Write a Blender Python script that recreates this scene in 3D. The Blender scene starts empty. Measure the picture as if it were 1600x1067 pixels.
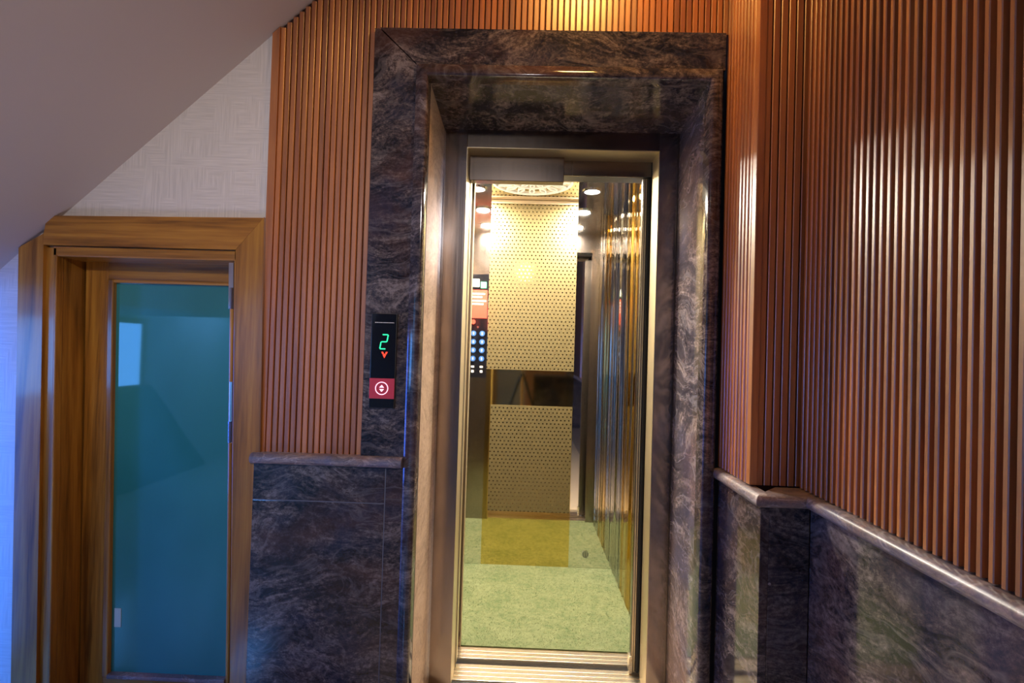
import bpy, bmesh, math, random
from mathutils import Matrix, Vector
random.seed(7)
sc = bpy.context.scene
COL = sc.collection

# ------------------------------------------------------------------ camera
cam = bpy.data.cameras.new('camera'); co = bpy.data.objects.new('camera', cam); COL.objects.link(co)
cam.lens = 18.0; cam.sensor_width = 36.0; cam.clip_start = 0.01
ZC = 1.33
co.matrix_world = (Matrix.Translation((0, 0, ZC)) @ Matrix.Rotation(.022, 4, 'Z')
                   @ Matrix.Rotation(math.pi/2 + .015, 4, 'X') @ Matrix.Rotation(.03, 4, 'Z'))
sc.camera = co
# ------------------------------------------------------------------ world, exposure, lights
w = bpy.data.worlds.new('world'); sc.world = w; w.use_nodes = True
w.node_tree.nodes['Background'].inputs[0].default_value = (.35, .45, .7, 1)
w.node_tree.nodes['Background'].inputs[1].default_value = .15
sc.view_settings.view_transform = 'Standard'; sc.view_settings.look = 'None'
sc.view_settings.gamma = 1.0; sc.view_settings.use_curve_mapping = False
sc.view_settings.exposure = 0.0
sc.cycles.max_bounces = 14; sc.cycles.glossy_bounces = 8; sc.cycles.diffuse_bounces = 4
sc.cycles.caustics_reflective = True; sc.cycles.sample_clamp_indirect = 6.0

def lamp(name, kind, loc, power, color, target=None, **kw):
    l = bpy.data.lights.new(name, kind); l.energy = power; l.color = color
    for k, v in kw.items(): setattr(l, k, v)
    o = bpy.data.objects.new(name, l); COL.objects.link(o); o.location = loc
    if target is not None:
        o.rotation_euler = (Vector(target) - Vector(loc)).to_track_quat('-Z', 'Y').to_euler()
    return o
P_CAR, P_WARM, P_ROOM, P_BLUE, P_COOL = 40.0, 45.0, 4.0, 9.0, 2.0
lamp('downlight_over_portal', 'SPOT', (.20, 1.25, 2.85), P_WARM, (1, .50, .11), (.20, 1.62, 2.05), spot_size=2.7, spot_blend=1.0, shadow_soft_size=.08)
lamp('rear_wall_fill', 'AREA', (-.2, -1.9, 2.84), P_ROOM, (1, .84, .66), (-.2, -1.9, 0), shape='DISK', size=.35)  # added fill that brightens the rear wall for the mirrors
lamp('cool_left_fill', 'AREA', (-2.3, -2.45, 1.55), P_COOL, (.62, .70, 1.0), (-1.2, 1.6, 1.2), shape='RECTANGLE', size=1.3, size_y=1.3)  # added cool fill; no window stands here
lamp('soffit_fill', 'SPOT', (-1.15, .55, .05), 30.0, (1, .84, .92), (-1.0, .95, 2.0), spot_size=1.75, spot_blend=1.0, shadow_soft_size=.15)  # unseen lamp added to brighten the stair soffit
lamp('front_spot', 'SPOT', (.0, -1.4, 2.5), 170.0, (1, .92, .90), (-.72, 1.65, 1.5), spot_size=.74, spot_blend=1.0, shadow_soft_size=.06)
lamp('blue_strip_fill', 'AREA', (-2.02, 1.38, .72), 16.0, (.01, .17, 1.0), (-2.12, 1.67, .72), shape='RECTANGLE', size=.08, size_y=1.3)  # unseen lamp added to turn the wall strip left of the door blue
lamp('blue_wall_fill', 'AREA', (-2.75, -1.9, 1.9), 80.0, (.10, .36, 1.0), (-3.4, -1.75, .6), shape='RECTANGLE', size=.5, size_y=.3)  # added lamp, brightens the left wall reflected in the door glass
CAR_LAMPS = [(-.292, 2.95), (.372, 2.95), (-.292, 2.53), (.372, 2.53)]
for x, y in CAR_LAMPS:
    lamp('car_downlight', 'AREA', (x, y, 2.243), P_CAR, (1, .93, .80), (x, y, 0), shape='DISK', size=.085)

# ------------------------------------------------------------------ materials
def lin(r, g, b):
    f = lambda c: ((c/255+.055)/1.055)**2.4 if c > 10 else c/255/12.92
    return (f(r), f(g), f(b), 1)
class NT:
    def __init__(s, name):
        s.m = bpy.data.materials.new(name); s.m.use_nodes = True; s.t = s.m.node_tree
        s.b = s.t.nodes['Principled BSDF']
    def n(s, typ, **kw):
        x = s.t.nodes.new(typ)
        for k, v in kw.items():
            if k.startswith('_'): setattr(x, k[1:], v)
            else: s.set(x.inputs[k.replace('__', ' ')], v)
        return x
    def set(s, sock, v):
        if hasattr(v, 'links') or isinstance(v, bpy.types.NodeSocket): s.t.links.new(v, sock)
        else: sock.default_value = v
    def p(s, **kw):
        for k, v in kw.items(): s.set(s.b.inputs[k.replace('__', ' ')], v)
        return s
    def math(s, op, a, b=None):
        x = s.t.nodes.new('ShaderNodeMath'); x.operation = op
        s.set(x.inputs[0], a)
        if b is not None: s.set(x.inputs[1], b)
        return x.outputs[0]
    def ramp(s, fac, stops):
        x = s.t.nodes.new('ShaderNodeValToRGB'); s.set(x.inputs[0], fac)
        e = x.color_ramp.elements
        while len(e) < len(stops): e.new(.5)
        for i, (p, c) in enumerate(stops): e[i].position = p; e[i].color = c
        return x.outputs[0]
    def mix(s, fac, a, b, mode='MIX'):
        x = s.t.nodes.new('ShaderNodeMix'); x.data_type = 'RGBA'; x.blend_type = mode
        s.set(x.inputs[0], fac); s.set(x.inputs[6], a); s.set(x.inputs[7], b)
        return x.outputs[2]
    def coords(s, scale=(1, 1, 1), rnd=False):
        tc = s.t.nodes.new('ShaderNodeTexCoord'); v = tc.outputs['Object']
        if rnd:
            oi = s.t.nodes.new('ShaderNodeObjectInfo')
            a = s.t.nodes.new('ShaderNodeVectorMath'); a.operation = 'ADD'
            m = s.math('MULTIPLY', oi.outputs['Random'], 37.0)
            cx = s.t.nodes.new('ShaderNodeCombineXYZ')
            for i in range(3): s.set(cx.inputs[i], m)
            s.set(a.inputs[0], v); s.set(a.inputs[1], cx.outputs[0]); v = a.outputs[0]
        mp = s.t.nodes.new('ShaderNodeMapping'); s.set(mp.inputs[0], v); mp.inputs['Scale'].default_value = scale
        return mp.outputs[0]
    def noise(s, vec, scale, detail=4, rough=.55, dist=0.0):
        x = s.n('ShaderNodeTexNoise', Vector=vec, Scale=scale, Detail=detail, Roughness=rough, Distortion=dist)
        return x.outputs[0]
    def bump(s, h, strength=.3, dist=.01):
        x = s.n('ShaderNodeBump', Height=h, Strength=strength, Distance=dist)
        s.set(s.b.inputs['Normal'], x.outputs[0])

def wood(name, dark, mid, light, rough=.3, axis='Z', rnd=True, coat=.35, bump=.05, crough=.09, cior=1.6):
    m = NT(name)
    sc3 = {'Z': (26, 26, 1.1), 'X': (1.1, 26, 26)}[axis]
    v = m.coords(sc3, rnd)
    n1 = m.noise(v, 1.0, 6, .6, .6)
    n2 = m.noise(v, 5.0, 3, .6)
    f = m.math('ADD', m.math('MULTIPLY', n1, .75), m.math('MULTIPLY', n2, .25))
    c = m.ramp(f, [(.34, dark), (.5, mid), (.66, light)])
    if rnd:
        oi = m.t.nodes.new('ShaderNodeObjectInfo')
        k = m.math('ADD', m.math('MULTIPLY', oi.outputs['Random'], .45), .78)
        c = m.mix(1.0, c, m.n('ShaderNodeCombineColor', Red=k, Green=k, Blue=k).outputs[0], 'MULTIPLY')
    m.p(Base__Color=c, Roughness=rough); m.b.inputs['Coat Weight'].default_value = coat
    m.b.inputs['Coat Roughness'].default_value = crough; m.b.inputs['Coat IOR'].default_value = cior
    m.bump(f, bump, .004)
    return m.m
def stone(name, scale=1.0, tint=1.0, rough=.13, contrast=1.0, pale=None):
    """polished granite: long brushed swirls of dark and light grains, rust patches, thin pale veins"""
    m = NT(name)
    v = m.coords((1.0*scale, 1.0*scale, 1.35*scale))
    w1 = m.n('ShaderNodeTexNoise', Vector=v, Scale=1.7, Detail=3, Roughness=.55)
    off = m.n('ShaderNodeVectorMath', _operation='SCALE'); m.set(off.inputs[0], w1.outputs['Color']); off.inputs['Scale'].default_value = .55
    add = m.n('ShaderNodeVectorMath', _operation='ADD'); m.set(add.inputs[0], v); m.set(add.inputs[1], off.outputs[0])
    st = m.n('ShaderNodeMapping'); m.set(st.inputs[0], add.outputs[0]); st.inputs['Scale'].default_value = (1.0, 1.0, 2.6)
    st.inputs['Rotation'].default_value = (.2, .75, .1)
    a = m.noise(st.outputs[0], 3.6, 8, .68, .5)
    b = m.noise(st.outputs[0], 14.0, 7, .76, .7)
    g = m.noise(v, 70, 4, .8)
    vein = m.math('ABSOLUTE', m.math('SUBTRACT', m.noise(st.outputs[0], 2.2, 4, .6, .9), .5))
    f = m.math('ADD', m.math('ADD', m.math('MULTIPLY', a, .36), m.math('MULTIPLY', b, .34)), m.math('MULTIPLY', g, .30))
    f = m.math('ADD', m.math('MULTIPLY', m.math('SUBTRACT', f, .5), contrast*1.5), .5)
    t = tint
    if pale:
        P = lambda k: (pale[0]*k, pale[1]*k, pale[2]*k, 1)
        c = m.ramp(f, [(.40, P(.62)), (.5, P(1.0)), (.60, P(1.3))])
    else:
        c = m.ramp(f, [(.40, (.006*t, .006*t, .010*t, 1)), (.475, (.028*t, .024*t, .030*t, 1)),
                       (.53, (.070*t, .054*t, .053*t, 1)), (.62, (.19*t, .155*t, .148*t, 1))])
        rust = m.noise(v, 2.2, 4, .6, .8)
        c = m.mix(m.ramp(rust, [(.5, (0, 0, 0, 1)), (.70, (.5, .5, .5, 1))]), c, (.095*t, .042*t, .026*t, 1))
        blue = m.noise(v, 3.1, 4, .6, .3)
        c = m.mix(m.ramp(blue, [(.5, (0, 0, 0, 1)), (.66, (.55, .55, .55, 1))]), c, (.026*t, .031*t, .062*t, 1))
        c = m.mix(m.ramp(vein, [(.0, (.30, .30, .30, 1)), (.022, (0, 0, 0, 1))]), c, (.17*t, .15*t, .155*t, 1))
    m.p(Base__Color=c, Roughness=rough); m.b.inputs['Specular IOR Level'].default_value = .6
    m.bump(f, .015, .002)
    return m.m
def metal(name, col, rough, streak=0.0, axis='Z', bumpy=None):
    m = NT(name); m.p(Base__Color=(*col, 1), Metallic=1.0, Roughness=rough)
    if streak:
        v = m.coords((90, 90, .6) if axis == 'Z' else (.6, 90, 90))
        n = m.noise(v, 2.0, 3, .6)
        m.set(m.b.inputs['Roughness'], m.math('ADD', m.math('MULTIPLY', n, streak), max(rough-streak/2, 0)))
    if bumpy:
        v = m.coords(bumpy[0]); m.bump(m.noise(v, 1.0, 1, .4), bumpy[1], .05)
    return m.m
def plain(name, col, rough=.5, **kw):
    m = NT(name); m.p(Base__Color=(*col[:3], 1), Roughness=rough)
    for k, v in kw.items(): m.set(m.b.inputs[k.replace('__', ' ')], v)
    v = m.coords((60, 60, 60)); m.bump(m.noise(v, 1.0, 2), .015, .002)
    return m.m
def glow(name, col, strength):
    m = NT(name); m.p(Base__Color=(*col, 1), Roughness=.4)
    m.b.inputs['Emission Color'].default_value = (*col, 1); m.b.inputs['Emission Strength'].default_value = strength
    return m.m

M = {}
M['slat'] = wood('varnished_teak_slats', (.18, .042, .009, 1), (.34, .102, .017, 1), (.47, .160, .028, 1), .40, coat=1.0, bump=.012, crough=.36, cior=1.85)
M['board'] = plain('dark_backing_board', (.045, .010, .004), .5)
M['door_wood'] = wood('honey_teak_upright', (.10, .036, .005, 1), (.29, .118, .016, 1), (.43, .20, .028, 1), .28)
M['door_wood_h'] = wood('honey_teak_across', (.10, .036, .005, 1), (.29, .118, .016, 1), (.43, .20, .028, 1), .28, 'X')
M['stone'] = stone('veined_granite')
M['stone_reveal'] = stone('veined_granite_reveal', .9, 1.15, .09, .75)
M['stone_grey'] = stone('grey_veined_granite', .8, 2.2, .08, .6)
M['stone_car_lit'] = stone('car_lit_granite', .8, 1.0, .12, .6, (.56, .40, .29))  # car light on the left reveal, put into the stone colour as tan
M['cap'] = stone('granite_capping', 2.0, 3.4, .34, .3)
M['steel'] = metal('bronze_stainless', (.36, .30, .27), .16, .10)
M['door_edge'] = metal('champagne_steel_edge', (.70, .60, .42), .42, .08)
M['dark_steel'] = metal('dark_header_steel', (.20, .165, .14), .25, .1)
M['mirror'] = metal('mirror_stainless', (.80, .78, .74), .025)
M['wavy'] = metal('wavy_mirror_stainless', (.82, .80, .76), .03, 0, 'Z', ((10, 10, .5), .55))
M['wavy_gold'] = metal('wavy_gold_stainless', (.88, .66, .22), .04, 0, 'Z', ((10, 10, .5), .55))
M['gold'] = metal('gold_mirror_stainless', (.72, .55, .20), .05)
M['ceil_steel'] = metal('ceiling_mirror_steel', (.70, .62, .50), .07)
M['alu'] = metal('ridged_aluminium', (.86, .76, .60), .28, .1, 'X')
M['chrome'] = metal('bright_chrome', (.7, .72, .78), .12)
M['black_gloss'] = plain('black_acrylic', (.004, .004, .006), .06)
M['black'] = plain('matt_black', (.012, .012, .014), .45)
M['rubber'] = plain('black_rubber', (.008, .008, .008), .6)
M['paint'] = None
def wallpaper(name, col):
    m = NT(name)
    h = m.noise(m.coords((240, 240, 9)), 1.0, 2); g = m.noise(m.coords((9, 9, 240)), 1.0, 2)
    sel = m.ramp(m.noise(m.coords((9, 9, 9)), 1.0, 1), [(.46, (0, 0, 0, 1)), (.54, (1, 1, 1, 1))])
    f = m.mix(sel, h, g)
    c = m.ramp(f, [(.3, tuple(x*.86 for x in col)+(1,)), (.7, tuple(min(x*1.08, 1) for x in col)+(1,))])
    m.p(Base__Color=c, Roughness=.7); m.bump(f, .35, .002)
    return m.m
M['paper'] = wallpaper('woven_wallpaper', (.60, .55, .50))
M['paint'] = plain('soffit_paint', (.52, .46, .43), .75)
M['wall_paint'] = plain('beige_wall_paint', (.42, .36, .30), .8)
M['tile'] = plain('tan_floor_tile', (.40, .32, .24), .15)
m = NT('green_carpet')
cn = m.noise(m.coords((1, 1, 1)), 38, 5, .7)
cn = m.math('ADD', m.math('MULTIPLY', cn, .62), m.math('MULTIPLY', m.noise(m.coords((1, 1, 1)), 6.5, 4, .65), .38))
cc = m.ramp(cn, [(.36, (.052, .074, .022, 1)), (.5, (.084, .098, .038, 1)), (.64, (.108, .120, .052, 1))])
m.p(Base__Color=cc, Roughness=.95); m.bump(cn, .25, .004); M['carpet'] = m.m
# etched gold sheet: staggered rows of small polished dots
m = NT('etched_gold_sheet')
sp = m.n('ShaderNodeSeparateXYZ'); m.set(sp.inputs[0], m.coords((1, 1, 1)))
P_, Q_ = .0245, .045
def grid(ox, oz):
    u = m.math('SUBTRACT', m.math('FRACT', m.math('ADD', m.math('DIVIDE', sp.outputs[0], P_), 20+ox)), .5)
    v = m.math('SUBTRACT', m.math('FRACT', m.math('ADD', m.math('DIVIDE', sp.outputs[2], Q_), 20+oz)), .5)
    u = m.math('MULTIPLY', u, P_); v = m.math('MULTIPLY', v, Q_)
    return m.math('SQRT', m.math('ADD', m.math('MULTIPLY', u, u), m.math('MULTIPLY', v, v)))
dot = m.math('LESS_THAN', m.math('MINIMUM', grid(0, 0), grid(.5, .5)), .0046)
m.p(Base__Color=m.mix(dot, (.142, .108, .046, 1), (.15, .115, .055, 1)), Metallic=m.math('ADD', m.math('MULTIPLY', dot, .35), .60),
    Roughness=m.math('SUBTRACT', .38, m.math('MULTIPLY', dot, .30)))
M['etched'] = m.m
m = NT('teal_tinted_glass')
gn = m.noise(m.coords((1, 1, .7)), 2.0, 3)
m.p(Base__Color=m.ramp(gn, [(.35, (.025, .16, .15, 1)), (.65, (.035, .20, .20, 1))]), Roughness=.03)
m.b.inputs['Specular IOR Level'].default_value = .7; M['glass'] = m.m
M['window_glow'] = glow('blue_lit_window', (.10, .38, 1.0), P_BLUE)
M['pane_glow_soft'] = glow('soft_blue_glow_pane', (.06, .18, 1.0), 13.0)
M['lamp_glow'] = glow('lamp_glow', (1, .93, .80), 14)
M['warm_glow'] = glow('warm_lamp_glow', (1, .8, .5), 8)
M['green_led'] = glow('green_led', (.02, .85, .30), 1.6)
M['red_led'] = glow('red_led', (1, .05, .02), 1.5)
M['pink_led'] = glow('pink_white_led', (1, .62, .75), 1.1)
M['blue_led'] = glow('blue_button_led', (.02, .08, .25), .8)
M['red_plate'] = plain('red_button_plate', (.50, .045, .075), .25)
M['red_notice'] = plain('red_notice_paper', (.42, .030, .012), .5)
M['white_print'] = plain('white_print', (.75, .72, .68), .5)
M['green_notice'] = plain('green_notice', (.05, .35, .15), .5)
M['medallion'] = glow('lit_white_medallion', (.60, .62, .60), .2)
M['grout'] = plain('pale_grout', (.10, .10, .12), .6)
M['sticker'] = plain('pale_sticker', (.45, .55, .60), .5)
M['leg_tan'] = plain('tripod_tan_grip', (.35, .22, .08), .5)

# ------------------------------------------------------------------ mesh helpers
def newbm(): return bmesh.new()
def box(bm, x0, x1, y0, y1, z0, z1, bev=0):
    t = bmesh.new()
    bmesh.ops.create_cube(t, size=1)
    for v in t.verts:
        v.co = Vector((x0+(v.co.x+.5)*(x1-x0), y0+(v.co.y+.5)*(y1-y0), z0+(v.co.z+.5)*(z1-z0)))
    if bev: bmesh.ops.bevel(t, geom=t.edges[:], offset=bev, segments=2, affect='EDGES', profile=.6)
    me = bpy.data.meshes.new('t'); t.to_mesh(me); t.free(); bm.from_mesh(me); bpy.data.meshes.remove(me)
    return bm
def prism(bm, pts, fn0, fn1):
    """closed polygon pts [(a,b)...] swept from fn0(a,b) to fn1(a,b)"""
    A = [bm.verts.new(fn0(a, b)) for a, b in pts]; B = [bm.verts.new(fn1(a, b)) for a, b in pts]
    n = len(pts)
    for i in range(n): bm.faces.new((A[i], A[(i+1) % n], B[(i+1) % n], B[i]))
    bm.faces.new(A[::-1]); bm.faces.new(B)
    return bm
def cyl(bm, p0, p1, r0, r1=None, n=20):
    p0, p1 = Vector(p0), Vector(p1); d = p1-p0; r1 = r0 if r1 is None else r1
    q = d.to_track_quat('Z', 'Y').to_matrix().to_4x4()
    bmesh.ops.create_cone(bm, cap_ends=True, segments=n, radius1=r0, radius2=r1, depth=d.length,
                          matrix=Matrix.Translation((p0+p1)/2) @ q)
    return bm
def ring(bm, c, r0, r1, y0, y1, axis='Y', n=28, up=(0, 0)):
    """flat annulus with thickness; axis Y (in XZ plane) or Z (in XY plane)"""
    def P(r, a, h):
        if axis == 'Y': return (c[0]+r*math.cos(a), h, c[1]+r*math.sin(a))
        return (c[0]+r*math.cos(a), c[1]+r*math.sin(a), h)
    V = [[bm.verts.new(P(r, 2*math.pi*i/n, h)) for i in range(n)] for r, h in ((r0, y0), (r1, y0), (r1, y1), (r0, y1))]
    for k in range(4):
        for i in range(n):
            bm.faces.new((V[k][i], V[k][(i+1) % n], V[(k+1) % 4][(i+1) % n], V[(k+1) % 4][i]))
    return bm
def obj(name, bm, mat, parent=None, smooth=False):
    bmesh.ops.recalc_face_normals(bm, faces=bm.faces[:])
    me = bpy.data.meshes.new(name); bm.to_mesh(me); bm.free()
    me.materials.append(mat)
    if smooth:
        me.polygons.foreach_set('use_smooth', [True]*len(me.polygons))
        me.set_sharp_from_angle(angle=math.radians(38))
    o = bpy.data.objects.new(name, me); COL.objects.link(o)
    if parent is not None: adopt(o, parent)
    return o
def wloc(p): return p.location.copy()      # every adopted child keeps world coordinates
def adopt(o, parent):
    o.parent = parent; o.matrix_parent_inverse = Matrix.Translation(-wloc(parent))
def thing(name, label, cat, loc=(0, 0, 0), group=None, o=None):
    if o is None:
        o = bpy.data.objects.new(name, None); COL.objects.link(o); o.location = loc; o.empty_display_size = .05
    o['label'] = label; o['category'] = cat
    if group: o['group'] = group
    return o
def struct(o, label=None):
    o['kind'] = 'structure'
    if label: o['label'] = label
    return o
def B(*a, **k): return box(newbm(), *a, **k)

# ------------------------------------------------------------------ dimensions
YW = 1.683            # face of the boards behind the slats
YF = 1.67             # front of slats on the back wall
ZL = .97              # top of the stone capping
CEIL = 2.87
def soff(x): return 2.383 + .904*(x+.835)
XLAND = -1.835        # the sloping soffit turns into the flat landing here
ZLAND = soff(XLAND)

# ------------------------------------------------------------------ setting: floor, walls, ceilings
struct(obj('floor', B(-3.4, .95, -2.6, 2.0, -.12, 0), M['tile']), 'tan polished floor in front of the lift')
bm = newbm()
for a in [(-3.4, -1.62, 0, 2.0), (-1.62, -.93, 1.60, 2.6), (-1.62, -.93, 2.6, CEIL), (-3.4, -1.62, 2.0, CEIL), (-.93, -.52, 0, CEIL), (-.52, .62, 2.30, CEIL)]:
    box(bm, a[0], a[1], YW, YW+.10, a[2], a[3])
wall_back = struct(obj('wall_back', bm, M['board']), 'back wall holding the lift portal, slats and wainscot')
# wallpapered field left of the slats
bm = newbm()
prism(bm, [(-.862, 1.60), (-.862, soff(-.862)), (-1.60, soff(-1.60)), (-1.60, 1.60)], lambda a, b: (a, YF+.006, b), lambda a, b: (a, YW, b))
box(bm, -3.4, -1.62, YF+.006, YW, 0, 1.68)
o = obj('wallpaper', bm, M['paper'], wall_back)
# right wall: recess beside the portal, pier and long run
bm = newbm()
box(bm, .655, .80, 1.45, YW+.1, 0, CEIL); box(bm, .786, .90, -2.6, 1.45, 0, CEIL)
wall_right = struct(obj('wall_right', bm, M['board']), 'slatted right wall with stone wainscot and a shallow pier')
wall_left = struct(obj('wall_left', B(-3.5, -3.4, -2.6, YW+.1, 0, CEIL), M['wall_paint']), 'plain beige left wall with a blue lit window')
wall_rear = struct(obj('wall_rear', B(-3.4, .80, -2.7, -2.6, 0, CEIL), M['wall_paint']), 'rear wall behind the camera seen in the mirrors')
struct(obj('ceiling', B(-3.4, .80, -2.6, YW, CEIL, CEIL+.08), M['paint']), 'flat ceiling above the landing')
bm = newbm()
SY0 = .25
prism(bm, [(-.30, soff(-.30)), (XLAND, ZLAND), (-3.4, ZLAND), (-3.4, ZLAND+.15), (XLAND-.06, ZLAND+.15), (-.30, soff(-.30)+.16)],
      lambda a, b: (a, SY0, b), lambda a, b: (a, YW-.002, b))
struct(obj('ceiling', bm, M['paint']), 'sloping painted underside of the stairs')

# ------------------------------------------------------------------ slats
PB, PR = .0200, .0228
def slat_mesh(name, length, wb=.0176, wt=.0146, d=.0125):
    bm = newbm()
    pts = [(-wb/2, 0), (-wt/2-.0006, -d+.0015), (-wt/2+.001, -d), (wt/2-.001, -d), (wt/2+.0006, -d+.0015), (wb/2, 0)]
    prism(bm, pts, lambda a, b: (a, b, 0), lambda a, b: (a, b, length))
    bmesh.ops.recalc_face_normals(bm, faces=bm.faces[:])
    me = bpy.data.meshes.new(name); bm.to_mesh(me); bm.free(); me.materials.append(M['slat']); return me
def add_slat(me, loc, rz, parent):
    o = bpy.data.objects.new('slat', me); COL.objects.link(o)
    adopt(o, parent); o.location = loc; o.rotation_euler = (0, 0, rz)
    return o
me_over = slat_mesh('slat_over_portal', CEIL-2.377)
x = -.8285; shared = {}
while x < .634:
    if x < -.520:
        top = min(soff(x-.009)-.004, CEIL-.002); key = round(top, 3)
        if key not in shared: shared[key] = slat_mesh('slat_beside_portal', top-ZL)
        add_slat(shared[key], (x, YW, ZL), 0, wall_back)
    else:
        add_slat(me_over, (x, YW, 2.377), 0, wall_back)
    x += PB
me_r = slat_mesh('slat_right', CEIL-ZL-.006, .0180, .0130, .0135)
me_pier = slat_mesh('slat_pier', CEIL-ZL-.006, .0196, .0166, .0125)
me_run = slat_mesh('slat_run', CEIL-ZL-.006, .0134, .0094, .0155)
for i in range(9):                      # return beside the portal, facing left
    y = 1.660 - i*.0235
    add_slat(me_r, (.655-.004, y, ZL+.004), -math.pi/2, wall_right)
for i in range(6):                      # pier face, towards the viewer
    add_slat(me_pier, (.654+.0115+i*.0215, 1.452, ZL+.004), 0, wall_right)
y = 1.425
while y > -.55:                         # long run, facing left
    add_slat(me_run, (.786, y, ZL+.004), -math.pi/2, wall_right); y -= PR
o = obj('corner_post', B(.6375, .659, 1.4375, 1.463, ZL+.004, CEIL-.003, bev=.002), M['slat'], wall_right)
bm = newbm(); prism(bm, [(-.862, ZL), (-.862, soff(-.862)-.004), (-.8375, soff(-.8375)-.004), (-.8375, ZL)], lambda a, b: (a, YF-.004, b), lambda a, b: (a, YW, b))
obj('edge_strip', bm, M['slat'], wall_back)

# ------------------------------------------------------------------ stone wainscot and capping
S = M['stone']
YS = 1.652
obj('stone_slab', B(-.864, -.434, YS, YW, .820, ZL-.034, bev=.002), S, wall_back)
obj('stone_slab', B(-.864, -.434, YS, YW, 0.001, .817, bev=.002), S, wall_back)
obj('stone_slab', B(-.431, -.374, YS, 1.656, 0.001, ZL-.034, bev=.0015), S, wall_back)
def capping(pts_path, prof, name, parent, mat):
    """sweep the rounded capping profile (out, z) along a horizontal path with outward normals"""
    bm = newbm(); rows = []
    for p, nrm in pts_path:
        rows.append([bm.verts.new((p[0]+nrm[0]*a, p[1]+nrm[1]*a, z)) for a, z in prof])
    n = len(prof)
    for i in range(len(rows)-1):
        for j in range(n): bm.faces.new((rows[i][j], rows[i][(j+1) % n], rows[i+1][(j+1) % n], rows[i+1][j]))
    bm.faces.new(rows[0]); bm.faces.new(rows[-1][::-1])
    return obj(name, bm, mat, parent, True)
def nose(proj, t=.034, back=-.02):
    r = t/2; pr = [(back, ZL-t), ]
    for k in range(9):
        a = -math.pi/2 + math.pi*k/8
        pr.append((proj-r+r*math.cos(a), ZL-r+r*math.sin(a)))
    pr.append((back, ZL))
    return pr
obj('grout_line', B(-.864, -.4325, YS+.0008, YS+.01, .8168, .8202), M['grout'], wall_back)
obj('grout_line', B(-.4342, -.4308, YS+.0008, YS+.01, .002, ZL-.036), M['grout'], wall_back)
capping([((-.868, YS), (0, -1)), ((-.378, YS), (0, -1))], nose(.024), 'capping', wall_back, M['cap'])
XS1, XS2, YP = .6375, .766, 1.368
obj('stone_slab', B(XS1, .66, YP, 1.66, .001, ZL-.034, bev=.0015), M['stone_reveal'], wall_right)
obj('stone_slab', B(.6605, XS2, YP, 1.44, .001, ZL-.034, bev=.0015), S, wall_right)
yy = YP-.002
for y1, y0 in [(yy, .62), (.617, -.2), (-.203, -1.1), (-1.103, -2.59)]:
    obj('stone_slab', B(XS2, .80, y0, y1, .001, ZL-.034, bev=.0015), M['stone_reveal'], wall_right)
capping([((XS1, 1.662), (-1, 0)), ((XS1, YP), (-1, -1))], nose(.022), 'capping', wall_right, M['cap'])
capping([((XS1, YP), (-1, -1)), ((XS2, YP), (-1, -1))], nose(.022, back=-.07), 'capping', wall_right, M['cap'])
capping([((XS2, YP), (-1, -1)), ((XS2, -2.59), (-1, 0))], nose(.022), 'capping', wall_right, M['cap'])
bm = newbm(); cyl(bm, (.664, YP+.001, .735), (.664, YP-.002, .735), .0035); obj('screw_cap', bm, M['cap'], wall_right)

# ------------------------------------------------------------------ stone portal round the lift
portal = thing('stone_portal', 'dark veined granite surround framing the lift doorway', 'portal', (.13, 1.66, 0))
YC = 1.657
def poly(pts, y0, y1): return prism(newbm(), pts, lambda a, b: (a, y0, b), lambda a, b: (a, y1, b))
obj('jamb_slab', poly([(-.517, 0.001), (-.374, 0.001), (-.374, 2.250), (-.503, 2.371), (-.517, 2.371)], YC, YW-.001), S, portal)
obj('lintel_slab', poly([(-.500, 2.374), (-.372, 2.2525), (.628, 2.2525), (.628, 2.374)], YC, YW-.001), S, portal)
# raised rounded moulding inside the flat casing; profile (across, depth)
mp = [(-.040, YC+.01), (-.040, 1.650), (-.022, 1.640), (-.008, 1.640)] + \
     [(-.008+.008*math.sin(a), 1.648-.008*math.cos(a)) for a in (.5, 1.0, 1.57)] + [(0, 1.70), (-.040, 1.70)]
XL, XR, ZH = -.335, .578, 2.212
obj('moulding', prism(newbm(), mp, lambda a, b: (XL+a, b, .001), lambda a, b: (XL+a, b, ZH-a)), M['stone_reveal'], portal, True)
obj('moulding', prism(newbm(), mp, lambda a, b: (XR-a, b, .001), lambda a, b: (XR-a, b, ZH-a)), M['stone_reveal'], portal, True)
obj('moulding', prism(newbm(), mp, lambda a, b: (XL+a, b, ZH-a), lambda a, b: (XR-a, b, ZH-a)), M['stone_reveal'], portal, True)
YB = 2.02
R_ = M['stone_car_lit']
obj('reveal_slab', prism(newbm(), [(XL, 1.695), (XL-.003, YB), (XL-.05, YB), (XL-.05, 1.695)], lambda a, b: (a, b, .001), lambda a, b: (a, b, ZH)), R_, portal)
R_ = M['stone_grey']
obj('reveal_slab', prism(newbm(), [(XR, 1.695), (XR+.014, YB), (XR+.06, YB), (XR+.06, 1.695)], lambda a, b: (a, b, .001), lambda a, b: (a, b, ZH)), R_, portal)
obj('soffit_slab', prism(newbm(), [(1.695, ZH), (YB, 2.198), (YB, 2.28), (1.695, 2.28)], lambda a, b: (XL-.05, a, b), lambda a, b: (XR+.06, a, b)), S, portal)

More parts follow.
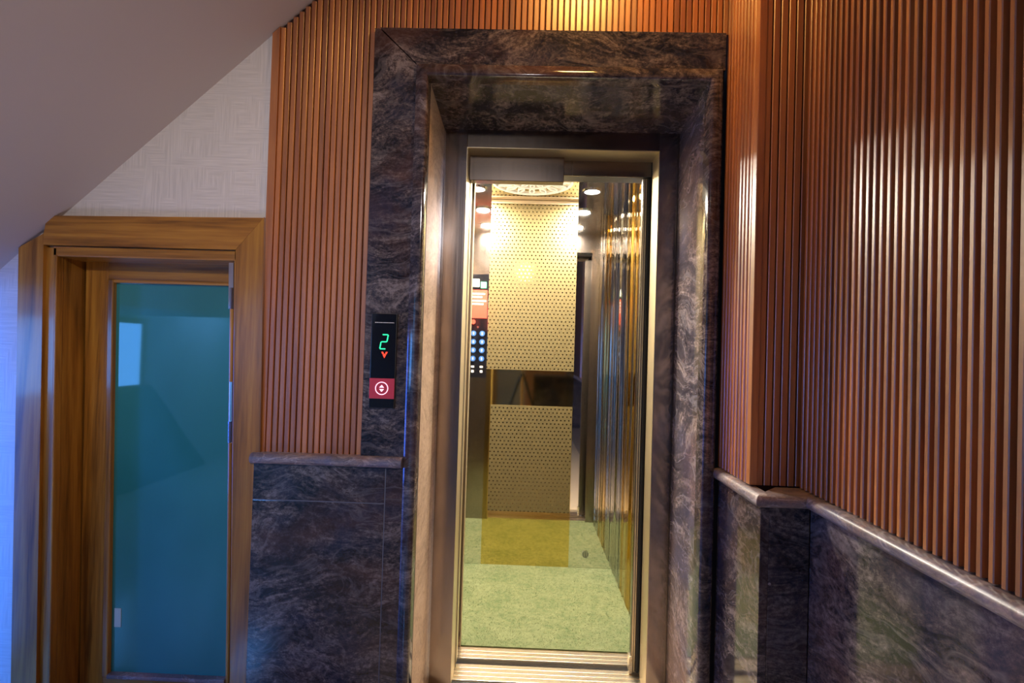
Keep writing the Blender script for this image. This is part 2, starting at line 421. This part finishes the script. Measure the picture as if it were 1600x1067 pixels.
# ------------------------------------------------------------------ landing door frame
frame = thing('lift_door_frame', 'bronze stainless door frame at the back of the stone reveal', 'door frame', (.13, 2.05, 0))
OL, OR, OH = -.246, .516, 2.130
St = M['steel']
obj('frame_jamb', B(-.338, OL, YB, YB+.075, -.02, 2.2, bev=.0015), St, frame)
obj('frame_jamb', B(OR, .594, YB, YB+.075, -.02, 2.2, bev=.0015), St, frame)
obj('frame_edge', B(-.3385, -.331, YB-.004, YB, 0, 2.198), M['chrome'], frame)
obj('frame_edge', B(.586, .593, YB-.004, YB, 0, 2.198), M['dark_steel'], frame)
obj('frame_header', B(OL, OR, YB, YB+.075, OH, 2.2, bev=.0015), M['dark_steel'], frame)
obj('header_underside', B(OL, OR, YB+.002, 2.14, OH-.003, OH-.0005), M['door_edge'], frame)
obj('frame_return', B(OL-.003, OL+.0015, YB+.002, 2.11, 0, OH-.003), M['door_edge'], frame)
obj('frame_return', B(OR-.0015, OR+.003, YB+.002, 2.125, 0, OH-.003), M['door_edge'], frame)
# landing sill: aluminium with grooves
def sill(name, y0, y1, parent, bands, x0, x1, ztop):
    s = obj(name, B(x0, x1, y0, y1, -.05, ztop-.004), M['alu'], parent)
    t = (y1-y0)/bands
    for k in range(bands):
        obj('sill_rib', B(x0, x1, y0+k*t+.0016, y0+(k+1)*t-.0016, ztop-.006, ztop, bev=.0008), M['alu'], s)
    return s
sill('sill', 2.065, 2.172, frame, 4, -.30, .58, .001)
obj('sill_nosing', B(-.30, .58, 2.052, 2.064, -.05, -.004), M['rubber'], frame)

# ------------------------------------------------------------------ landing lift doors (slid open, stacked edges)
ld = thing('landing_door', 'open lift door panels, only their bright leading edges showing at the left jamb', 'lift door', (-.25, 2.13, 0))
obj('door_panel', B(-.42, -.2445, 2.108, 2.124, .006, 2.12, bev=.001), M['door_edge'], ld)
obj('door_panel', B(-.42, -.2425, 2.132, 2.148, .006, 2.12, bev=.001), M['door_edge'], ld)
obj('door_seal', B(-.2424, -.2412, 2.136, 2.144, .006, 2.12), M['rubber'], ld)

# ------------------------------------------------------------------ lift car
CXL, CXR, CY0, CY1, CZ = -.46, .58, 2.295, 3.165, 2.255
car = thing('lift_car', 'small mirror-lined lift car with gold etched back panel, seen through the open doorway', 'lift', (.06, 2.73, 0))
sill('car_sill', 2.212, 2.292, car, 3, -.30, .58, .001)
obj('car_floor', B(CXL, CXR, CY0, CY1, -.05, 0), M['alu'], car)
bw = obj('back_wall', B(CXL, CXR, CY1, CY1+.03, 0, CZ), M['mirror'], car)
obj('gold_panel', B(-.222, .316, CY1-.003, CY1-.0002, .006, CZ-.001), M['gold'], bw)
obj('etched_panel', B(-.222, .316, CY1-.0055, CY1-.0032, 1.203, CZ-.026, bev=.0006), M['etched'], bw)
obj('etched_panel', B(-.190, .314, CY1-.0055, CY1-.0032, .335, .985, bev=.0006), M['etched'], bw)
obj('cornice', B(-.222, .316, CY1-.010, CY1-.0002, CZ-.024, CZ-.001, bev=.002), M['door_edge'], bw)
# wavy right wall as three panels
rw = obj('side_wall', B(CXR, CXR+.03, CY0, CY1, 0, CZ), M['wavy'], car)
def wavy_panel(y0, y1, x, mat, parent, sign):
    bm = newbm(); ny, nz = 28, 40; V = []
    for i in range(ny+1):
        row = []
        for j in range(nz+1):
            y = y0+(y1-y0)*i/ny; z = .002+(CZ-.004)*j/nz
            e = min(i, ny-i)/ny*2
            d = .0035*math.sin(y*61+.5*math.sin(z*1.3))*min(1, e*6)*(.5+.5*math.sin(math.pi*min(1, z/CZ)))
            row.append(bm.verts.new((x - sign*(.004+d), y, z)))
        V.append(row)
    for i in range(ny):
        for j in range(nz): bm.faces.new((V[i][j], V[i+1][j], V[i+1][j+1], V[i][j+1]))
    bmesh.ops.solidify(bm, geom=bm.faces[:], thickness=.001)
    return obj('wall_panel', bm, mat, parent, True)
wavy_panel(2.90, CY1-.001, CXR, M['wavy'], rw, 1)
wavy_panel(2.62, 2.898, CXR, M['wavy_gold'], rw, 1)
wavy_panel(2.30, 2.618, CXR, M['wavy'], rw, 1)
lw = obj('side_wall', B(CXL-.03, CXL, CY0, CY1, 0, CZ), M['mirror'], car)
obj('gold_panel', B(CXL, CXL+.003, 2.62, 2.898, .006, CZ-.002), M['gold'], lw)
obj('car_ceiling', B(CXL, CXR, CY0, CY1, CZ, CZ+.03), M['ceil_steel'], car)
obj('front_return', B(CXL, -.2415, CY0, CY0+.035, 0, CZ, bev=.0008), M['steel'], car)
obj('return_edge', B(-.2413, -.2385, CY0, CY0+.034, 0, 2.10), M['door_edge'], car)
obj('front_return', B(.52, CXR, CY0, CY0+.035, 0, CZ), M['steel'], car)
obj('car_transom', B(-.246, .52, CY0, CY0+.035, 2.10, CZ), M['steel'], car)
# car door operator covers hanging under the header
obj('header_cover', B(-.243, .147, 2.102, 2.148, 2.024, 2.1265, bev=.002), M['dark_steel'], car)
obj('header_cover', B(.1475, .5155, 2.137, 2.149, 2.064, 2.1265, bev=.002), M['dark_steel'], car)
obj('door_track', B(-.246, .522, 2.20, 2.29, 2.09, 2.16), M['black'], car)
# car door leading edge parked at the right
ce = obj('car_door_edge', B(.483, .60, 2.150, 2.178, .012, 2.075, bev=.001), M['dark_steel'], car)
obj('edge_strip', B(.486, .4905, 2.1475, 2.1502, .012, 2.06), M['door_edge'], ce)
obj('edge_strip', B(.495, .498, 2.1475, 2.1502, .012, 2.06), M['door_edge'], ce)
obj('rubber_buffer', B(.503, .515, 2.140, 2.1502, .012, 2.06, bev=.002), M['rubber'], ce)
obj('guide_shoe', B(.476, .489, 2.146, 2.18, .004, .075, bev=.002), M['alu'], ce)
obj('car_door_edge', B(-.42, -.2405, 2.158, 2.200, .012, 2.075, bev=.001), M['door_edge'], car)
# small round speaker grille low on the back wall
bm = newbm(); ring(bm, (.418, .088), .020, .023, CY1-.003, CY1-.0002)
sg = obj('speaker_grille', bm, M['chrome'], bw)
for k in range(-3, 4):
    h = math.sqrt(max(.0195**2-(k*.0056)**2, 1e-6))
    obj('slot', B(.418+k*.0056-.0016, .418+k*.0056+.0016, CY1-.0015, CY1-.0002, .088-h, .088+h), M['black'], sg)

# green carpet with real pile
carpet = obj('carpet', B(CXL+.002, CXR-.002, CY0+.002, CY1-.002, 0, .006), M['carpet'])
thing('', 'light green short-pile carpet covering the lift floor', 'carpet', o=carpet)
vs, fs = [], []
for i in range(24000):
    x = random.uniform(CXL+.006, CXR-.006); y = random.uniform(CY0+.006, CY1-.006)
    a = random.uniform(0, math.pi); h = random.uniform(.001, .004); ww = .0016
    k = len(vs)
    vs += [(x-ww*math.cos(a), y-ww*math.sin(a), .005), (x+ww*math.cos(a), y+ww*math.sin(a), .005),
           (x+random.uniform(-.005, .005), y+random.uniform(-.005, .005), .006+h)]
    fs.append((k, k+1, k+2))
me = bpy.data.meshes.new('pile'); me.from_pydata(vs, [], fs); me.materials.append(M['carpet'])
o = bpy.data.objects.new('pile', me); COL.objects.link(o); adopt(o, carpet); o['kind'] = 'stuff'

# car ceiling lamps and medallion
LBL = ['recessed round lamp in lift ceiling, left one near the back wall', 'recessed round lamp in lift ceiling, right one near the back wall',
       'recessed round lamp in lift ceiling, left one near the door', 'recessed round lamp in lift ceiling, right one near the door']
for (x, y), lb in zip(CAR_LAMPS, LBL):
    t = thing('ceiling_lamp', lb, 'lamp', (x, y, CZ), 'recessed lamps in the lift ceiling')
    obj('trim_ring', ring(newbm(), (x, y), .044, .056, CZ-.006, CZ-.0003, 'Z'), M['chrome'], t, True)
    bm = newbm(); cyl(bm, (x, y, CZ-.003), (x, y, CZ-.0003), .0435, n=28); obj('lens', bm, M['lamp_glow'], t)
mx, my = .025, 2.80
med = thing('ceiling_medallion', 'round white lacy medallion in the centre of the lift ceiling', 'medallion', (mx, my, CZ))
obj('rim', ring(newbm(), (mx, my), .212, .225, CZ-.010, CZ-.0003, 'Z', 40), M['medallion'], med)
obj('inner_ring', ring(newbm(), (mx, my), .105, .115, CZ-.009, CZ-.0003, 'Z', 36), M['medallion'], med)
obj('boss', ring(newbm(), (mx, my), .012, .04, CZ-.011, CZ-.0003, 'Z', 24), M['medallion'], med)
def petal(r0, r1, wd, a):
    bm = newbm(); n = 8; pts = []
    for k in range(n+1): pts.append((r0+(r1-r0)*k/n, wd*math.sin(math.pi*k/n)**.8*.5))
    out = pts+[(r, -w_) for r, w_ in pts[-2:0:-1]]
    inn = [((r-(r0+r1)/2)*.72+(r0+r1)/2, w_*.66) for r, w_ in out]
    ca, sa = math.cos(a), math.sin(a)
    F = lambda r, w_, z: (mx+r*ca-w_*sa, my+r*sa+w_*ca, z)
    V = [[bm.verts.new(F(r, w_, z)) for r, w_ in L] for L, z in ((out, CZ-.008), (inn, CZ-.008), (inn, CZ-.0003), (out, CZ-.0003))]
    n = len(out)
    for q in range(4):
        for i in range(n): bm.faces.new((V[q][i], V[q][(i+1) % n], V[(q+1) % 4][(i+1) % n], V[(q+1) % 4][i]))
    return bm
for k in range(16):
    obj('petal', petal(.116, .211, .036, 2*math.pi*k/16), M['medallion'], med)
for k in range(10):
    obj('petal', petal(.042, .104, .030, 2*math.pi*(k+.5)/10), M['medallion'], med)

# ------------------------------------------------------------------ car operating panel (seen mirrored in the back wall)
YO = CY0+.035
cop = thing('car_operating_panel', 'tall black button panel beside the lift door, mirrored at the left of the back wall', 'control panel', (-.36, YO, 1.5))
obj('faceplate', B(-.435, -.283, YO, YO+.006, 1.10, 1.91, bev=.001), M['black_gloss'], cop)
obj('plate_rim', B(-.437, -.281, YO, YO+.004, 1.098, 1.912), M['chrome'], cop)
obj('display_notice', B(-.345, -.30, YO+.006, YO+.0075, 1.80, 1.85), M['green_notice'], cop)
obj('notice_frame', B(-.42, -.355, YO+.006, YO+.0075, 1.81, 1.87), M['white_print'], cop)
rn = obj('red_notice', B(-.432, -.290, YO+.006, YO+.0078, 1.565, 1.785), M['red_notice'], cop)
for k, (z, xa, xb) in enumerate([(1.755, -.425, -.31), (1.73, -.42, -.33), (1.70, -.425, -.30), (1.675, -.41, -.32)]):
    obj('print_line', B(xa, xb, YO+.0078, YO+.0082, z-.005, z+.005), M['white_print'], rn)
bm = newbm(); cyl(bm, (-.395, YO+.006, 1.535), (-.395, YO+.012, 1.535), .018); obj('alarm_button', bm, M['red_notice'], cop)
bm = newbm(); cyl(bm, (-.358, YO+.006, 1.495), (-.358, YO+.0075, 1.495), .008); obj('keyhole', bm, M['chrome'], cop)
for r in range(4):
    for c in range(2):
        x, z = -.390+c*.068, 1.445-r*.0655
        bm = newbm(); cyl(bm, (x, YO+.006, z), (x, YO+.010, z), .021)
        b_ = obj('button', bm, M['blue_led'], cop)
        obj('button_numeral', B(x-.004, x+.004, YO+.010, YO+.0106, z-.009, z+.009), M['white_print'], b_)
for x in (-.39, -.322):
    obj('braille_mark', B(x-.012, x+.012, YO+.006, YO+.007, 1.178, 1.192), M['white_print'], cop)
    obj('braille_mark', B(x-.010, x+.010, YO+.006, YO+.007, 1.140, 1.158), M['white_print'], cop)

# ------------------------------------------------------------------ lift call panel on the portal
cp = thing('lift_call_panel', 'slim black lift call panel with green number and red button on the left stone jamb', 'call panel', (-.451, YC, 1.28))
Y0 = YC-.012
fb = obj('housing', B(-.4925, -.4095, Y0, YC, 1.127, 1.433, bev=.002), M['black'], cp)
fp = obj('faceplate', B(-.4905, -.4115, Y0-.0015, Y0+.003, 1.1285, 1.4315, bev=.0006), M['black_gloss'], cp)
YT = Y0-.0022
# seven-segment 2 (five lit bars), slanted
def seg(x0, z0, x1, z1, wd=.0036):
    sh = lambda x, z: (x+(z-1.3395)*.16, z)
    d = Vector((x1-x0, z1-z0)); d.normalize(); n = Vector((-d.y, d.x))*wd/2
    a, b_ = Vector((x0, z0)), Vector((x1, z1)); e = d*wd/2
    pts = [a, a+e+n, b_-e+n, b_, b_-e-n, a+e-n]
    return prism(newbm(), [sh(p.x, p.y) for p in pts], lambda p, q: (p, YT, q), lambda p, q: (p, Y0-.001, q))
xl, xr, zb, zm, zt = -.4590, -.4400, 1.3185, 1.3415, 1.3645
for a in [(xl, zt, xr, zt), (xr, zt, xr, zm), (xl, zm, xr, zm), (xl, zm, xl, zb), (xl, zb, xr, zb)]:
    obj('digit_segment', seg(*a), M['green_led'], fp)
ax, az = -.4465, 1.298
for pts in ([(ax-.0105, az+.011), (ax-.0045, az+.011), (ax-.002, az+.005), (ax-.0065, az+.003)],
            [(ax+.0105, az+.011), (ax+.0045, az+.011), (ax+.002, az+.005), (ax+.0065, az+.003)],
            [(ax-.0055, az+.0015), (ax, az+.005), (ax+.0055, az+.0015), (ax, az-.0095)]):
    obj('arrow_led', prism(newbm(), pts, lambda p, q: (p, YT, q), lambda p, q: (p, Y0-.001, q)), M['red_led'], fp)
rp = obj('button_plate', B(-.4915, -.4105, Y0-.004, Y0-.001, 1.158, 1.2235, bev=.001), M['red_plate'], cp)
bx, bz = -.4510, 1.1915
obj('button_ring', ring(newbm(), (bx, bz), .0185, .0212, Y0-.0052, Y0-.0036), M['pink_led'], rp)
bm = newbm(); cyl(bm, (bx, Y0-.0036, bz), (bx, Y0-.0046, bz), .0180, n=28); obj('button', bm, M['red_plate'], rp)
for s in (1, -1):
    obj('arrow_mark', prism(newbm(), [(bx-.008, bz+s*.0022), (bx+.008, bz+s*.0022), (bx, bz+s*.0115)],
        lambda p, q: (p, Y0-.0054, q), lambda p, q: (p, Y0-.0044, q)), M['pink_led'], rp)
bm = newbm(); x = -.480
while x < -.420:
    wd = random.choice([.0020, .0028, .0034]); box(bm, x, x+wd, Y0-.0021, Y0-.001, 1.4022, 1.4045); x += wd+.0016
obj('lettering', bm, M['white_print'], fp)

# ------------------------------------------------------------------ under-stairs door (leans a touch, like the photograph's)
LEAN = .027
def lean(bm):
    for v in bm.verts: v.co.x -= LEAN*(v.co.z-1.0)
    return bm
W, WH = M['door_wood'], M['door_wood_h']
trim = bpy.data.objects.new('trim_1', None); COL.objects.link(trim); trim.location = (-1.27, YF, 0)
struct(trim, 'honey wood casing and lining of the low under-stairs door')
def lp(pts, y0, y1): return lean(poly(pts, y0, y1))
CL, CR, IL, IR, ZI, ZO = -1.662, -.845, -1.578, -.934, 1.628, 1.738
YD = 1.654
xo = lambda x, z: x - LEAN*(z-1.0)
ux = lambda x, z: x + LEAN*(z-1.0)
obj('casing', lp([(CL, 0), (IL, 0), (IL, ZI), (IL-.001, ZI+.038), (CL, 1.617)], YD, YF+.01), W, trim)
obj('casing', lp([(CR-.008, 0), (CR+.004, ZO), (IR, ZI+.001), (IR, 0)], YD, YF+.01), W, trim)
obj('casing_head', lp([(IL, ZI+.001), (IR-.001, ZI+.001), (CR+.002, ZO-.002), (-1.556, ZO-.012), (-1.570, ZO-.026), (IL, ZI+.040)], YD, YF+.01), WH, trim)
# lining boards of the recess
obj('lining', lean(B(IL-.005, IL+.035, YD+.012, 1.80, 0, ZI-.005, bev=.003)), W, trim)
obj('lining', lean(B(IR-.012, IR+.005, YD+.012, 1.80, 0, ZI-.002, bev=.003)), W, trim)
obj('lining_head', lean(B(IL+.02, IR, YD+.012, 1.80, ZI-.034, ZI-.001, bev=.004)), WH, trim)
obj('lining_bead', lean(B(IL+.028, IL+.037, YD+.010, 1.69, 0, ZI-.03, bev=.003)), W, trim)
door = bpy.data.objects.new('door_1', None); COL.objects.link(door); door.location = (-1.25, 1.79, 0)
struct(door, 'low wooden door with one tall teal glass pane under the stairs')
DX0, DX1, GX0, GX1, GZ0, GZ1 = -1.536, -.956, -1.433, -1.018, .160, 1.522
DY = 1.772
obj('stile', lean(B(DX0, GX0-.022, DY, DY+.04, .008, 1.600, bev=.002)), W, door)
obj('stile', lean(B(GX1+.012, DX1, DY, DY+.04, .008, 1.600, bev=.002)), W, door)
obj('top_rail', lean(B(GX0-.022, GX1+.012, DY, DY+.04, GZ1+.012, 1.600, bev=.002)), WH, door)
obj('bottom_rail', lean(B(GX0-.022, GX1+.012, DY, DY+.04, .008, GZ0-.014, bev=.002)), WH, door)
obj('glazing_bead', lean(B(GX0-.022, GX0, DY-.006, DY+.02, GZ0-.014, GZ1+.012, bev=.004)), W, door)
obj('glazing_bead', lean(B(GX1, GX1+.012, DY-.006, DY+.02, GZ0-.014, GZ1+.012, bev=.004)), W, door)
obj('glazing_bead', lean(B(GX0, GX1, DY-.006, DY+.02, GZ1, GZ1+.012, bev=.004)), WH, door)
obj('glazing_bead', lean(B(GX0, GX1, DY-.012, DY+.02, GZ0-.014, GZ0, bev=.004)), M['cap'], door)
obj('glass_pane', lean(B(GX0-.004, GX1+.004, DY+.010, DY+.016, GZ0-.004, GZ1+.004)), M['glass'], door)
# blued hinges on the right side
for z0, z1, kz in ((1.435, 1.588, 1.49), (.995, 1.195, 1.10)):
    h = obj('hinge', lean(B(IR-(.031 if z0 > 1.2 else .024), IR-.0145, 1.668, 1.678, z0, z1, bev=.001)), M['chrome'], door)
    bm = newbm(); cyl(bm, (IR-.021, 1.668, z0), (IR-.021, 1.668, z0+.07), .0055, n=12); obj('hinge_knuckle', lean(bm), M['chrome'], h)
st = obj('sticker', lean(B(-1.422, -1.399, DY+.008, DY+.010, .315, .380)), M['sticker'])
thing('', 'small pale sticker low on the left of the teal door glass', 'sticker', o=st)

# ------------------------------------------------------------------ behind the camera: what the mirrors and glass show
win = obj('window_1', B(-3.40, -3.385, -.90, .05, .92, 1.455), M['window_glow'])
struct(win, 'blue lit window pane in the left wall')
obj('added_dark_panel', prism(newbm(), [(.2, 0), (.2, .90), (-1.03, .90), (-1.86, 0)], lambda a, b: (-3.40, a, b), lambda a, b: (-3.36, a, b)), M['black'], wall_left)  # dark panel added to shape the reflection in the door glass
blue_pane = obj('added_blue_pane', B(-3.40, -3.385, .38, .86, .06, 1.42), M['pane_glow_soft'])  # glowing pane added for the blue reflection along the portal moulding
struct(blue_pane, 'added tall narrow glowing blue pane on the left wall below the landing')
bm = newbm()
box(bm, -3.40, -3.37, -.95, -.90, .87, 1.50); box(bm, -3.40, -3.37, .05, .10, .87, 1.50)
box(bm, -3.40, -3.37, -.90, .05, .87, .92); box(bm, -3.40, -3.37, -.90, .05, 1.455, 1.50)
obj('window_frame', bm, M['door_wood'], win)
obj('stone_slab', B(.20, .78, -2.60, -2.575, 0, .88, bev=.002), S, wall_rear)
obj('capping', B(.20, .78, -2.60, -2.56, .881, .91, bev=.006), M['cap'], wall_rear)
obj('wood_panel', B(.20, .78, -2.60, -2.585, .911, 2.86, bev=.002), M['slat'], wall_rear)
obj('wood_post', B(.05, .197, -2.60, -2.55, 0, 2.86, bev=.003), M['slat'], wall_rear)
obj('wood_post', B(-.52, -.46, -2.60, -2.56, 0, 2.86, bev=.003), M['door_wood'], wall_rear)
for (x, y), lb in (((.16, 1.28), 'warm ceiling spotlight above the stone portal, out of view'), ((0, -1.4), 'round warm ceiling light behind the viewer')):
    t = thing('ceiling_spotlight', lb, 'lamp', (x, y, CEIL))
    obj('trim_ring', ring(newbm(), (x, y), .045, .058, CEIL-.008, CEIL, 'Z'), M['chrome'], t)
    bm = newbm(); cyl(bm, (x, y, CEIL-.004), (x, y, CEIL-.0005), .044); obj('lens', bm, M['warm_glow'], t)
# tripod and camera at the viewpoint, mirrored in the lift
tp = thing('camera_tripod', 'camera tripod with splayed legs, mirrored in the dark strip of the back wall', 'tripod', (0, -.09, 0))
bm = newbm(); cyl(bm, (0, -.09, .86), (0, -.09, 1.25), .014); obj('centre_column', bm, M['leg_tan'], tp, True)
bm = newbm(); cyl(bm, (0, -.09, .95), (0, -.09, 1.03), .034, .026); obj('hub', bm, M['black'], tp, True)
bm = newbm(); cyl(bm, (0, -.09, 1.22), (0, -.09, 1.285), .022, .028); obj('head', bm, M['black'], tp, True)
for a in (90, 208, 332):
    c, s = math.cos(math.radians(a)), math.sin(math.radians(a))
    p = lambda t: (.03*c+t*.36*c, -.09+.03*s+t*.36*s, .985-t*.975)
    bm = newbm(); cyl(bm, p(0), p(.5), .017, .015); cyl(bm, p(.5), p(.97), .011, .010)
    lg = obj('leg', bm, M['leg_tan'] if a == 90 else M['black'], tp, True)
    bm = newbm(); cyl(bm, p(.96), p(1.0), .015, .017); obj('rubber_foot', bm, M['rubber'], lg, True)
cb = thing('photo_camera', 'black camera mounted on the tripod head', 'camera', (0, -.09, 1.285))
obj('body', B(-.068, .068, -.125, -.065, 1.285, 1.385, bev=.008), M['black'], cb)
bm = newbm(); cyl(bm, (0, -.068, 1.332), (0, -.02, 1.332), .034, .038, 28); obj('lens', bm, M['black'], cb, True)
obj('viewfinder_hump', B(-.028, .028, -.12, -.075, 1.38, 1.41, bev=.008), M['black'], cb)
